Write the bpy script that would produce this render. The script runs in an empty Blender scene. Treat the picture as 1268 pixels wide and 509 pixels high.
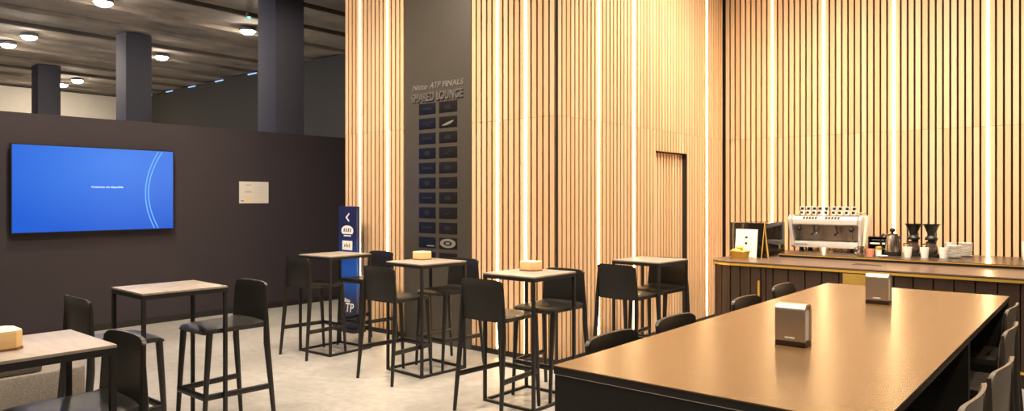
import bpy, bmesh, math, random
from mathutils import Vector, Matrix
random.seed(7)
PI = math.pi
scene = bpy.context.scene
COL = scene.collection

# ------------------------------------------------------------------ materials
def _nt(name):
    m = bpy.data.materials.new(name); m.use_nodes = True
    nt = m.node_tree
    return m, nt, nt.nodes['Principled BSDF']

def mat(name, color, rough=0.5, metal=0.0, var=0.0, scale=8.0, bump=0.0, stretch=(1, 1, 1), spec=0.5, coat=0.0, trans=0.0):
    m, nt, b = _nt(name)
    b.inputs['Base Color'].default_value = (*color, 1)
    b.inputs['Roughness'].default_value = rough
    b.inputs['Metallic'].default_value = metal
    b.inputs['Specular IOR Level'].default_value = spec
    b.inputs['Coat Weight'].default_value = coat
    b.inputs['Transmission Weight'].default_value = trans
    if var > 0 or bump > 0:
        tc = nt.nodes.new('ShaderNodeTexCoord')
        mp = nt.nodes.new('ShaderNodeMapping'); mp.inputs['Scale'].default_value = stretch; mp.inputs['Location'].default_value = (3.37, 7.21, 5.43)
        nz = nt.nodes.new('ShaderNodeTexNoise'); nz.inputs['Scale'].default_value = scale
        nz.inputs['Detail'].default_value = 6; nz.inputs['Roughness'].default_value = 0.6
        nt.links.new(tc.outputs['Object'], mp.inputs['Vector'])
        nt.links.new(mp.outputs['Vector'], nz.inputs['Vector'])
        if var > 0:
            r = nt.nodes.new('ShaderNodeValToRGB')
            r.color_ramp.elements[0].position = 0.3; r.color_ramp.elements[1].position = 0.7
            r.color_ramp.elements[0].color = (*[max(0, c * (1 - var)) for c in color], 1)
            r.color_ramp.elements[1].color = (*[min(1, c * (1 + var)) for c in color], 1)
            nt.links.new(nz.outputs['Fac'], r.inputs['Fac'])
            nt.links.new(r.outputs['Color'], b.inputs['Base Color'])
        if bump > 0:
            bp = nt.nodes.new('ShaderNodeBump'); bp.inputs['Strength'].default_value = bump
            bp.inputs['Distance'].default_value = 0.01
            nt.links.new(nz.outputs['Fac'], bp.inputs['Height'])
            nt.links.new(bp.outputs['Normal'], b.inputs['Normal'])
    return m

def emit(name, color, strength):
    m, nt, b = _nt(name)
    b.inputs['Base Color'].default_value = (0, 0, 0, 1)
    b.inputs['Emission Color'].default_value = (*color, 1)
    b.inputs['Emission Strength'].default_value = strength
    return m

def slat_wood(name, c1, c2, c3):
    m, nt, b = _nt(name)
    geo = nt.nodes.new('ShaderNodeNewGeometry')
    r = nt.nodes.new('ShaderNodeValToRGB')
    e = r.color_ramp.elements
    e[0].color = (*c1, 1); e[1].color = (*c3, 1)
    k = e.new(0.5); k.color = (*c2, 1)
    nt.links.new(geo.outputs['Random Per Island'], r.inputs['Fac'])
    tc = nt.nodes.new('ShaderNodeTexCoord')
    mp = nt.nodes.new('ShaderNodeMapping'); mp.inputs['Scale'].default_value = (14, 14, 0.7)
    nz = nt.nodes.new('ShaderNodeTexNoise'); nz.inputs['Scale'].default_value = 5
    nz.inputs['Detail'].default_value = 5; nz.inputs['Roughness'].default_value = 0.65
    nt.links.new(tc.outputs['Object'], mp.inputs['Vector']); nt.links.new(mp.outputs['Vector'], nz.inputs['Vector'])
    r2 = nt.nodes.new('ShaderNodeValToRGB')
    r2.color_ramp.elements[0].position = 0.3; r2.color_ramp.elements[1].position = 0.72
    r2.color_ramp.elements[0].color = (0.86, 0.82, 0.78, 1); r2.color_ramp.elements[1].color = (1, 1, 1, 1)
    nt.links.new(nz.outputs['Fac'], r2.inputs['Fac'])
    mx = nt.nodes.new('ShaderNodeMix'); mx.data_type = 'RGBA'; mx.blend_type = 'MULTIPLY'
    mx.inputs['Factor'].default_value = 1
    nt.links.new(r.outputs['Color'], mx.inputs[6]); nt.links.new(r2.outputs['Color'], mx.inputs[7])
    nt.links.new(mx.outputs[2], b.inputs['Base Color'])
    b.inputs['Roughness'].default_value = 0.55
    b.inputs['Specular IOR Level'].default_value = 0.3
    return m

def floor_mat():
    m, nt, b = _nt('polished_concrete')
    tc = nt.nodes.new('ShaderNodeTexCoord')
    n1 = nt.nodes.new('ShaderNodeTexNoise'); n1.inputs['Scale'].default_value = 1.1; n1.inputs['Detail'].default_value = 9
    n1.inputs['Roughness'].default_value = 0.62
    n2 = nt.nodes.new('ShaderNodeTexNoise'); n2.inputs['Scale'].default_value = 14; n2.inputs['Detail'].default_value = 5
    for n in (n1, n2): nt.links.new(tc.outputs['Object'], n.inputs['Vector'])
    r = nt.nodes.new('ShaderNodeValToRGB')
    r.color_ramp.elements[0].position = 0.32; r.color_ramp.elements[1].position = 0.7
    r.color_ramp.elements[0].color = (0.285, 0.272, 0.258, 1); r.color_ramp.elements[1].color = (0.425, 0.405, 0.385, 1)
    nt.links.new(n1.outputs['Fac'], r.inputs['Fac'])
    r2 = nt.nodes.new('ShaderNodeValToRGB')
    r2.color_ramp.elements[0].color = (0.85, 0.85, 0.85, 1); r2.color_ramp.elements[1].color = (1, 1, 1, 1)
    r2.color_ramp.elements[0].position = 0.35; r2.color_ramp.elements[1].position = 0.6
    nt.links.new(n2.outputs['Fac'], r2.inputs['Fac'])
    mx = nt.nodes.new('ShaderNodeMix'); mx.data_type = 'RGBA'; mx.blend_type = 'MULTIPLY'; mx.inputs['Factor'].default_value = 1
    nt.links.new(r.outputs['Color'], mx.inputs[6]); nt.links.new(r2.outputs['Color'], mx.inputs[7])
    # thin saw joints
    br = nt.nodes.new('ShaderNodeTexBrick'); br.offset = 0.0
    br.inputs['Scale'].default_value = 1.0; br.inputs['Mortar Size'].default_value = 0.0025
    br.inputs['Brick Width'].default_value = 1.2; br.inputs['Row Height'].default_value = 1.2
    br.inputs['Color1'].default_value = (1, 1, 1, 1); br.inputs['Color2'].default_value = (0.95, 0.95, 0.95, 1)
    br.inputs['Mortar'].default_value = (0.78, 0.76, 0.74, 1)
    nt.links.new(tc.outputs['Object'], br.inputs['Vector'])
    m2 = nt.nodes.new('ShaderNodeMix'); m2.data_type = 'RGBA'; m2.blend_type = 'MULTIPLY'; m2.inputs['Factor'].default_value = 1
    nt.links.new(mx.outputs[2], m2.inputs[6]); nt.links.new(br.outputs['Color'], m2.inputs[7])
    nt.links.new(m2.outputs[2], b.inputs['Base Color'])
    b.inputs['Roughness'].default_value = 0.42
    b.inputs['Specular IOR Level'].default_value = 0.35
    return m

def screen_mat():
    # what the television shows: blue gradient, brighter in the middle, darker streak top left
    m, nt, b = _nt('blue_screen')
    tc = nt.nodes.new('ShaderNodeTexCoord')
    sp = nt.nodes.new('ShaderNodeSeparateXYZ'); nt.links.new(tc.outputs['Generated'], sp.inputs[0])
    gr = nt.nodes.new('ShaderNodeTexGradient'); gr.gradient_type = 'SPHERICAL'
    mp = nt.nodes.new('ShaderNodeMapping')
    mp.inputs['Location'].default_value = (0, -0.62, -0.85); mp.inputs['Scale'].default_value = (0, 1.0, 1.0)
    nt.links.new(tc.outputs['Generated'], mp.inputs['Vector']); nt.links.new(mp.outputs['Vector'], gr.inputs['Vector'])
    r = nt.nodes.new('ShaderNodeValToRGB')
    r.color_ramp.elements[0].position = 0.1; r.color_ramp.elements[1].position = 0.95
    r.color_ramp.elements[0].color = (0.0, 0.115, 0.72, 1); r.color_ramp.elements[1].color = (0.055, 0.25, 0.93, 1)
    nt.links.new(gr.outputs['Fac'], r.inputs['Fac'])
    b.inputs['Base Color'].default_value = (0.01, 0.01, 0.012, 1)
    b.inputs['Roughness'].default_value = 0.35
    nt.links.new(r.outputs['Color'], b.inputs['Emission Color'])
    b.inputs['Emission Strength'].default_value = 0.66
    return m

def totem_mat():
    m, nt, b = _nt('blue_print')
    tc = nt.nodes.new('ShaderNodeTexCoord')
    sp = nt.nodes.new('ShaderNodeSeparateXYZ'); nt.links.new(tc.outputs['Generated'], sp.inputs[0])
    r = nt.nodes.new('ShaderNodeValToRGB'); e = r.color_ramp.elements
    e[0].position = 0.0; e[0].color = (0.008, 0.010, 0.032, 1)
    e[1].position = 1.0; e[1].color = (0.010, 0.013, 0.062, 1)
    for p, c in ((0.22, (0.010, 0.018, 0.07, 1)), (0.34, (0.008, 0.06, 0.32, 1)), (0.5, (0.008, 0.08, 0.42, 1)), (0.66, (0.010, 0.03, 0.17, 1)), (0.78, (0.010, 0.013, 0.065, 1))):
        k = e.new(p); k.color = c
    nt.links.new(sp.outputs[2], r.inputs['Fac']); nt.links.new(r.outputs['Color'], b.inputs['Base Color'])
    b.inputs['Roughness'].default_value = 0.45
    return m

M = {}
M['slat'] = slat_wood('pine_slats', (0.70, 0.455, 0.265), (0.77, 0.525, 0.325), (0.81, 0.575, 0.38))
M['core_lit'] = mat('slat_core_lit', (0.62, 0.40, 0.20), 0.7)  # slat core lightened for the light falling into the side wall's gaps
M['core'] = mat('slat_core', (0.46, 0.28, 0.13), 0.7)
M['slatgap'] = mat('dark_backing', (0.016, 0.010, 0.006), 0.9)
M['floor'] = floor_mat()
M['purple'] = mat('plum_grey_paint', (0.043, 0.034, 0.044), 0.75, var=0.05, scale=2)
M['rear'] = mat('charcoal_paint', (0.014, 0.012, 0.010), 0.8, var=0.1, scale=1.5)
M['beige'] = mat('beige_paint', (0.58, 0.54, 0.48), 0.8, var=0.06, scale=1.0)
M['column'] = mat('slate_blue_paint', (0.030, 0.029, 0.046), 0.7, var=0.06, scale=2)
M['conc'] = mat('ceiling_concrete', (0.165, 0.138, 0.115), 0.85, var=0.5, scale=1.0, bump=0.3, stretch=(1.1, 0.8, 1))
M['concdark'] = mat('concrete_joint', (0.05, 0.042, 0.036), 0.9)
M['black'] = mat('black_metal', (0.012, 0.011, 0.011), 0.45, spec=0.4)
M['plastic'] = mat('black_plastic', (0.011, 0.010, 0.009), 0.38, spec=0.5, bump=0.04, scale=160)
M['board'] = mat('anthracite_board', (0.058, 0.049, 0.041), 0.42, var=0.06, scale=2.0, spec=0.5)
M['boardtxt'] = mat('bronze_lettering', (0.24, 0.225, 0.215), 0.4, 0.4)
M['boardtxt2'] = mat('dull_lettering', (0.12, 0.11, 0.105), 0.5, 0.2)
M['plaque'] = mat('navy_plaque', (0.006, 0.008, 0.018), 0.4, spec=0.3)
M['plaque2'] = mat('black_plaque', (0.010, 0.0085, 0.009), 0.4, spec=0.3)
M['silver'] = mat('silver_mark', (0.32, 0.30, 0.27), 0.35, 0.5)
M['dimmark'] = mat('dim_mark', (0.024, 0.024, 0.028), 0.4, 0.3)
M['base'] = mat('black_skirting', (0.015, 0.013, 0.012), 0.5)
M['led'] = emit('warm_led', (1.0, 0.70, 0.34), 18.0)
M['lamp'] = emit('downlight_glow', (1.0, 0.86, 0.68), 260.0)
M['green'] = emit('green_led', (0.05, 1.0, 0.35), 6.0)
M['sky'] = emit('daylight_glow', (0.40, 0.60, 1.0), 0.8)
M['screen'] = screen_mat()
M['screenline'] = emit('screen_arc', (0.16, 0.42, 1.0), 1.0)
M['screentxt'] = emit('screen_text', (0.75, 0.9, 1.0), 1.1)
M['totem'] = totem_mat()
M['white'] = mat('white_print', (0.82, 0.80, 0.78), 0.5)
M['paper'] = mat('white_paper', (0.80, 0.76, 0.71), 0.6)
M['greyprint'] = mat('grey_print', (0.60, 0.58, 0.54), 0.6)
M['yellowprint'] = mat('yellow_print', (0.85, 0.74, 0.50), 0.6)
M['ttop'] = mat('sand_laminate', (0.285, 0.24, 0.21), 0.40, var=0.16, scale=5, stretch=(1, 6, 1), spec=0.4)
M['comm'] = mat('brown_oak_laminate', (0.155, 0.090, 0.041), 0.26, var=0.0, scale=2.5, stretch=(9, 1.2, 2), spec=0.5)
M['pine'] = mat('light_pine', (0.78, 0.53, 0.25), 0.5, var=0.08, scale=10, stretch=(1, 1, 9))
M['pinetop'] = mat('pale_pine', (0.86, 0.72, 0.50), 0.5, var=0.04, scale=10)
M['darkwood'] = mat('brown_wood_base', (0.22, 0.10, 0.045), 0.5)
M['grey_fabric'] = mat('grey_weave', (0.20, 0.18, 0.16), 0.95, var=0.3, scale=90, bump=0.3)
M['pad'] = mat('taupe_pad', (0.085, 0.07, 0.058), 0.85, var=0.2, scale=60)
M['barwood'] = mat('smoked_oak', (0.040, 0.022, 0.0145), 0.45, var=0.22, scale=5, stretch=(9, 9, 0.6), spec=0.4)
M['bartop'] = mat('brown_stone_top', (0.15, 0.098, 0.075), 0.30, var=0.08, scale=5)
M['shelf'] = mat('dark_brown_top', (0.06, 0.037, 0.025), 0.28, var=0.1, scale=5)
M['brass'] = mat('brass', (0.80, 0.52, 0.11), 0.35, 0.7)
M['brassdull'] = mat('brushed_brass', (0.70, 0.46, 0.11), 0.42, 0.85, var=0.08, scale=4)
M['steel'] = mat('brushed_steel', (0.62, 0.57, 0.52), 0.27, 1.0)
M['steelmid'] = mat('satin_steel', (0.66, 0.58, 0.50), 0.42, 0.75)
M['satin'] = mat('warm_satin_steel', (0.60, 0.50, 0.42), 0.55, 0.35)
M['enamel'] = mat('white_enamel', (0.60, 0.575, 0.55), 0.22, 0.1, spec=0.6)
M['gloss'] = mat('gloss_black', (0.010, 0.008, 0.007), 0.10, spec=0.4)
M['china'] = mat('white_china', (0.84, 0.81, 0.77), 0.25)
M['papercup'] = mat('paper_cup_white', (0.86, 0.83, 0.79), 0.6)
M['coffee'] = mat('brown_glass', (0.06, 0.03, 0.015), 0.08, coat=0.3)
M['glass'] = mat('clear_glass', (0.95, 0.93, 0.9), 0.03, trans=1.0)
M['smoke'] = mat('smoked_glass', (0.40, 0.30, 0.24), 0.05, trans=0.85)
M['pink'] = mat('salmon_pot', (0.70, 0.27, 0.17), 0.5)
M['pastry'] = mat('yellow_pastry', (0.85, 0.56, 0.12), 0.55, var=0.2, scale=30)
M['redlabel'] = mat('red_print', (0.5, 0.05, 0.04), 0.5)
M['dispenser'] = mat('champagne_steel', (0.60, 0.51, 0.42), 0.33, 0.85)
M['dispbase'] = mat('dark_brown_base', (0.035, 0.018, 0.012), 0.35)
M['umber'] = mat('umber_plastic', (0.035, 0.028, 0.022), 0.5, spec=0.4, bump=0.04, scale=160)
M['taupe'] = mat('taupe_sheen_plastic', (0.13, 0.105, 0.08), 0.5, spec=0.4, bump=0.04, scale=160)  # backrest colour, lightened over the umber to carry its sheen
M['napkin'] = mat('paper_napkin', (0.85, 0.82, 0.78), 0.8)

# ------------------------------------------------------------------ mesh helpers
class MB:
    """collects shapes, links them as ONE mesh object"""
    def __init__(s): s.bm = bmesh.new(); s.mats = []
    def _mi(s, m):
        if m is None: return 0
        if m not in s.mats: s.mats.append(m)
        return s.mats.index(m) + 1
    def face(s, vs, mi):
        try:
            f = s.bm.faces.new(vs); f.material_index = mi; return f
        except ValueError: return None
    def box(s, x0, x1, y0, y1, z0, z1, m=None):
        return s.hexa([(x0, y0, z0), (x1, y0, z0), (x1, y1, z0), (x0, y1, z0)], [(x0, y0, z1), (x1, y0, z1), (x1, y1, z1), (x0, y1, z1)], m)
    def hexa(s, bot, top, m=None):
        return s.loft([bot, top], m)
    def slat(s, x0, x1, y0, y1, z0, z1, front, core):
        n0 = len(s.bm.faces); s.box(x0, x1, y0, y1, z0, z1, core); s.bm.faces.ensure_lookup_table()
        for f in s.bm.faces[n0:]:
            f.normal_update(); c = f.calc_center_median()
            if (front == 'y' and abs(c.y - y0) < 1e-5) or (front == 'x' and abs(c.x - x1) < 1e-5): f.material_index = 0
        return s
    def loft(s, rings, m=None, caps=True, closed=True):
        mi = s._mi(m)
        R = [[s.bm.verts.new(p) for p in r] for r in rings]
        n = len(R[0])
        for a, b in zip(R, R[1:]):
            for i in range(n if closed else n - 1):
                j = (i + 1) % n
                s.face([a[i], a[j], b[j], b[i]], mi)
        if caps:
            s.face(list(reversed(R[0])), mi); s.face(R[-1], mi)
        return s
    def prism(s, outline, z0, z1, m=None, axis='z'):
        def P(u, v, w):
            return (u, v, w) if axis == 'z' else ((w, u, v) if axis == 'x' else (u, w, v))
        return s.loft([[P(u, v, z0) for u, v in outline], [P(u, v, z1) for u, v in outline]], m)
    def bar(s, p0, p1, w, h, m=None, up=(0, 0, 1), w1=None, h1=None):
        p0, p1 = Vector(p0), Vector(p1); d = (p1 - p0).normalized(); up = Vector(up)
        if abs(d.dot(up)) > 0.98: up = Vector((0, 1, 0))
        sx = d.cross(up).normalized(); sy = sx.cross(d).normalized()
        def ring(p, w, h):
            c = min(w, h) * 0.22
            pts = [(-w / 2 + c, -h / 2), (w / 2 - c, -h / 2), (w / 2, -h / 2 + c), (w / 2, h / 2 - c), (w / 2 - c, h / 2), (-w / 2 + c, h / 2), (-w / 2, h / 2 - c), (-w / 2, -h / 2 + c)]
            return [tuple(p + sx * a + sy * b) for a, b in pts]
        return s.loft([ring(p0, w, h), ring(p1, w1 or w, h1 or h)], m)
    def tube(s, pts, r, m=None, n=10):
        pts = [Vector(p) for p in pts]; rings = []
        rs = r if isinstance(r, (list, tuple)) else [r] * len(pts)
        ref = Vector((0, 0, 1))
        for i, p in enumerate(pts):
            d = (pts[min(i + 1, len(pts) - 1)] - pts[max(i - 1, 0)]).normalized()
            u = d.cross(ref)
            if u.length < 0.05: u = d.cross(Vector((1, 0, 0)))
            u.normalize(); v = u.cross(d)
            rings.append([tuple(p + (u * math.cos(2 * PI * k / n) + v * math.sin(2 * PI * k / n)) * rs[i]) for k in range(n)])
        return s.loft(rings, m)
    def lathe(s, prof, m=None, n=24, c=(0, 0, 0)):
        rings = [[(c[0] + r * math.cos(2 * PI * k / n), c[1] + r * math.sin(2 * PI * k / n), c[2] + z) for k in range(n)] for r, z in prof]
        return s.loft(rings, m)
    def ellipsoid(s, c, rx, ry, rz, m=None, n=14, k=8):
        prof = [(math.sin(PI * (i + 0.02) / (k + 0.04)), -math.cos(PI * (i + 0.02) / (k + 0.04))) for i in range(k + 1)]
        rings = [[(c[0] + rx * a * math.cos(2 * PI * j / n), c[1] + ry * a * math.sin(2 * PI * j / n), c[2] + rz * b) for j in range(n)] for a, b in prof]
        return s.loft(rings, m)
    def build(s, name, material=None, parent=None, bevel=0.0, sharp=38, loc=None, rz=0.0):
        bm = s.bm
        bmesh.ops.recalc_face_normals(bm, faces=bm.faces)
        if bevel > 0:
            es = [e for e in bm.edges if len(e.link_faces) == 2 and e.calc_face_angle(0) > math.radians(30)]
            bmesh.ops.bevel(bm, geom=es, offset=bevel, segments=2, profile=0.6, affect='EDGES', clamp_overlap=True)
        for f in bm.faces: f.smooth = True
        for e in bm.edges:
            if len(e.link_faces) == 2 and e.calc_face_angle(0) > math.radians(sharp): e.smooth = False
        me = bpy.data.meshes.new(name); bm.to_mesh(me); bm.free()
        if material is not None: me.materials.append(material)
        for m in s.mats: me.materials.append(m)
        o = bpy.data.objects.new(name, me); COL.objects.link(o)
        if parent: o.parent = parent
        if loc: o.location = loc
        if rz: o.rotation_euler.z = rz
        return o

def tag(o, label, cat, group=None):
    o['label'] = label; o['category'] = cat
    if group: o['group'] = group
    return o
def thing(name, label, cat, loc=(0, 0, 0), rz=0.0, group=None):
    o = bpy.data.objects.new(name, None); COL.objects.link(o)
    o.empty_display_size = 0.1; o.location = loc; o.rotation_euler = (0, 0, rz)
    return tag(o, label, cat, group)
def struct(o, label=None, cat=None):
    o['kind'] = 'structure'
    if label: o['label'] = label
    if cat: o['category'] = cat
    return o
def kids(o): return [c for c in bpy.data.objects if c.parent == o]
def copy_tree(o, parent=None):
    c = o.copy(); COL.objects.link(c); c.parent = parent
    for ch in kids(o): copy_tree(ch, c)
    return c
def place(src, used, loc, rz, label, group):
    o = copy_tree(src) if used else src
    o.location = loc; o.rotation_euler = (0, 0, rz); o['label'] = label; o['group'] = group
    return o
def text_mesh(name, body, size, material, parent=None, extrude=0.002, sx=1.0, shear=0.0, align='LEFT', spacing=1.0, offset=0.0):
    cu = bpy.data.curves.new(name + '_c', 'FONT'); cu.body = body; cu.size = size; cu.extrude = extrude
    cu.align_x = align; cu.offset = offset; cu.shear = shear; cu.space_character = spacing
    t = bpy.data.objects.new(name + '_t', cu); COL.objects.link(t)
    dg = bpy.context.evaluated_depsgraph_get()
    me = bpy.data.meshes.new_from_object(t.evaluated_get(dg))
    bpy.data.objects.remove(t); bpy.data.curves.remove(cu)
    me.transform(Matrix.Diagonal((sx, 1, 1, 1)))
    me.materials.clear(); me.materials.append(material); me.name = name
    o = bpy.data.objects.new(name, me); COL.objects.link(o)
    if parent: o.parent = parent
    return o
def rrect(w, d, r, n=5):
    pts = []
    for cx, cy, a0 in ((w / 2 - r, d / 2 - r, 0), (-w / 2 + r, d / 2 - r, PI / 2), (-w / 2 + r, -d / 2 + r, PI), (w / 2 - r, -d / 2 + r, 1.5 * PI)):
        for k in range(n + 1):
            a = a0 + k / n * PI / 2; pts.append((cx + r * math.cos(a), cy + r * math.sin(a)))
    return pts
ORD = ['first', 'second', 'third', 'fourth', 'fifth', 'sixth', 'seventh', 'eighth', 'ninth', 'tenth', 'eleventh', 'twelfth']

# ------------------------------------------------------------------ the setting
HALL = 6.0            # hall ceiling height
XB, YA, YR = -4.18, 5.68, 9.70   # side slat wall, centre slat wall, back slat wall
ZT = 4.85             # top of slat walls
ZJ = 2.483            # joint between lower and upper slats

b = MB(); b.box(-33, 7, -9, 13.4, -0.1, 0); struct(b.build('floor', M['floor']))

# ceiling of wide precast concrete slabs: each slab slightly tilted with a lip at the joint
b = MB(); x = -33.2
W = 1.75
while x < 7:
    a, c, d = x + 0.03, x + W - 0.03, HALL + 0.22
    prof = [(a, HALL + 0.09), (a + 0.35, HALL + 0.075), (c - 0.30, HALL + 0.03), (c - 0.05, HALL - 0.005), (c, HALL + 0.005), (c, d), (a, d)]
    b.prism(prof, -9, 13.4, axis='y')
    x += W
b.box(-33, 7, -9, 13.4, HALL + 0.221, HALL + 0.3, M['concdark'])
struct(b.build('ceiling', M['conc']))

b = MB(); b.box(-9.86, -9.70, -8.8, 8.6, 0, 2.66); struct(b.build('wall_left', M['purple'], bevel=0.004))
b = MB(); b.box(-9.70, -9.685, -8.8, 8.6, 0, 0.07); struct(b.build('baseboard_left', M['base']))
b = MB(); b.box(-32.7, 7, 13.1, 13.3, 0, HALL + 0.0); struct(b.build('wall_rear', M['rear']))
b = MB(); b.box(-32.9, -32.6, -9, 13.1, 0, HALL); struct(b.build('wall_far_left', M['beige']))
b = MB(); b.box(6.0, 6.2, -9, 13.1, 0, HALL); struct(b.build('wall_right', M['purple']))
b = MB(); b.box(-32.6, 6.0, -9, -8.8, 0, HALL); struct(b.build('wall_front', M['beige']))

def slats(b, edges, axis, front, z0=0.055, z1=ZT, gap=0.022, ledgap=0.036, leds=(), th=0.046, skip=None):
    """edges: centres of the gaps along the wall. axis 'x': wall faces -y at y=front; axis 'y': wall faces +x at x=front"""
    for i in range(len(edges) - 1):
        a, c = edges[i], edges[i + 1]
        lo = a + (ledgap if i in leds else gap) / 2
        hi = c - (ledgap if i + 1 in leds else gap) / 2
        segs = [(z0, ZJ - 0.0015), (ZJ + 0.0015, z1)]
        if skip and skip[0] < (a + c) / 2 < skip[1]: segs = [(skip[2], ZJ - 0.0015), (ZJ + 0.0015, z1)]
        for za, zb in segs:
            j = random.uniform(-0.001, 0.001)
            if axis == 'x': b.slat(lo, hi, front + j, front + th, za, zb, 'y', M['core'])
            else: b.slat(front - th, front + j, lo, hi, za, zb, 'x', M['core_lit'])

led_list = []
# centre wall (faces the camera), left piece and right piece either side of the dark board
p = 0.0765
EL = [-7.60 + p * i for i in range(16)]
ER = [-4.207 - 0.0762 * i for i in range(16)][::-1]
b = MB()
slats(b, EL, 'x', YA, leds=(4, 11))
slats(b, ER, 'x', YA, leds=(10, 5))
b.box(-7.60, XB - 0.04, YA + 0.046, YA + 0.12, 0, ZT, M['slatgap'])
b.box(-4.207, XB - 0.001, YA + 0.004, YA + 0.0135, 0, ZT, M['slatgap'])
struct(b.build('wall_center', M['slat']))
led_list += [('x', EL[4], YA), ('x', EL[11], YA), ('x', ER[5], YA), ('x', ER[10], YA)]
# side wall (faces +x) with the hidden door
q = 0.0745
EB = [YA + 0.004 + q * i for i in range(10)] + [6.429 + 0.0737 * i for i in range(10)] + [7.166 + 0.0744 * i for i in range(35)]
EB = [e for e in EB if e < YR - 0.01]
dy0 = min(EB, key=lambda v: abs(v - 7.69)); dy1 = min(EB, key=lambda v: abs(v - 8.47))
iB = EB.index(min(EB, key=lambda v: abs(v - 9.10)))
b = MB(); slats(b, EB, 'y', XB, leds=(10, 20, iB), skip=(dy0, dy1, 2.235))
b.box(XB - 0.12, XB - 0.046, YA + 0.03, dy0, 0, ZT, M['slatgap']); b.box(XB - 0.12, XB - 0.046, dy1, YR, 0, ZT, M['slatgap'])
b.box(XB - 0.12, XB - 0.046, dy0, dy1, 2.235, ZT, M['slatgap'])
struct(b.build('wall_side', M['slat']))
led_list += [('y', EB[10], XB), ('y', EB[20], XB), ('y', EB[iB], XB)]
# the slatted door leaf set back in its reveal
b = MB(); ed = [e for e in EB if dy0 - 1e-4 <= e <= dy1 + 1e-4]
for a, c in zip(ed, ed[1:]): b.slat(XB - 0.092, XB - 0.06, a + 0.011, c - 0.011, 0.055, 2.222, 'x', M['core_lit'])
b.box(XB - 0.12, XB - 0.092, dy0 + 0.004, dy1 - 0.004, 0.01, 2.228, M['slatgap'])
struct(b.build('door_1', M['slat']))
b = MB(); b.box(XB - 0.12, XB - 0.002, dy1 - 0.010, dy1 + 0.010, 0.0, 2.234)  # dark strip standing in for the shaded gap at the door's far reveal
struct(b.build('trim_shade_1', M['base']))
# back wall (faces -y)
ERW = [XB + 0.0 + 0.0745 * i for i in range(10)] + [-3.512 + 0.0745 * i for i in range(10)] + [-2.770 + 0.0752 * i for i in range(11)] + [-1.942 + 0.0743 * i for i in range(60)]
b = MB(); LW = (9, 19, 30, 43)
ERW = ERW[:]
slats(b, ERW, 'x', YR, leds=LW + (56,))
b.box(XB - 0.1, ERW[-1], YR + 0.046, YR + 0.15, 0, ZT, M['slatgap'])
struct(b.build('wall_back', M['slat']))
led_list += [('x', ERW[i], YR) for i in LW]
b = MB(); b.box(-7.60, XB + 0.002, YA - 0.006, YA + 0.03, 0, 0.055)
struct(b.build('baseboard_center', M['base']))
b = MB(); b.box(XB - 0.03, XB + 0.006, YA, YR, 0, 0.055)
struct(b.build('baseboard_side', M['base']))
b = MB(); b.box(XB + 0.006, ERW[-1], YR - 0.006, YR + 0.03, 0, 0.055)
struct(b.build('baseboard_back', M['base']))

LEDW = ['glowing light strip at the left end of centre slat wall, beside blue totem', 'glowing light strip just left of the dark sponsor board',
        'glowing light strip right of the dark sponsor board, first of that pair', 'glowing light strip nearest the outer corner on the centre slat wall',
        'glowing light strip on side slat wall nearest the outer corner', 'glowing light strip on side slat wall left of the hidden door',
        'glowing light strip on side slat wall right of the hidden door', 'glowing light strip on back wall above the glossy black cabinet',
        'glowing light strip on back wall rising behind the espresso machine', 'glowing light strip on back wall behind kettle and coffee brewers',
        'glowing light strip on back wall at far right, past the saucer stacks']
for (ax, c, f), lab in zip(led_list, LEDW):
    b = MB(); w = 0.0095
    if ax == 'x': b.prism([(c - w, f - 0.002), (c - w * 0.5, f - 0.006), (c + w * 0.5, f - 0.006), (c + w, f - 0.002), (c + w, f + 0.045), (c - w, f + 0.045)], 0.07, ZT - 0.02)
    else: b.prism([(f + 0.002, c - w), (f + 0.006, c - w * 0.5), (f + 0.006, c + w * 0.5), (f + 0.002, c + w), (f - 0.045, c + w), (f - 0.045, c - w)], 0.07, ZT - 0.02)
    tag(b.build('led_strip', M['led']), lab, 'light strip', 'vertical light strips between the slats')

# columns of the hall
for cx, lab in ((-12.6, 'nearest and widest of the three square dark columns behind the partition'), (-19.68, 'middle one of the three square dark columns behind the partition'), (-26.5, 'farthest and smallest of the three square dark columns behind the partition')):
    b = MB(); b.box(cx - 0.65, cx, 7.75, 8.4, 0, HALL + 0.02)
    tag(b.build('column', M['column'], bevel=0.01), lab, 'column', 'square columns in the hall')

# daylight slots where rear wall meets ceiling
for i, xx in enumerate((-31.2, -29.3, -27.4, -25.3, -23.0, -20.6, -13.3)):
    b = MB(); b.box(xx, xx + 0.55, 13.06, 13.12, HALL - 0.045, HALL - 0.01); struct(b.build('window_%d' % (i + 1), M['sky']))

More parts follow.
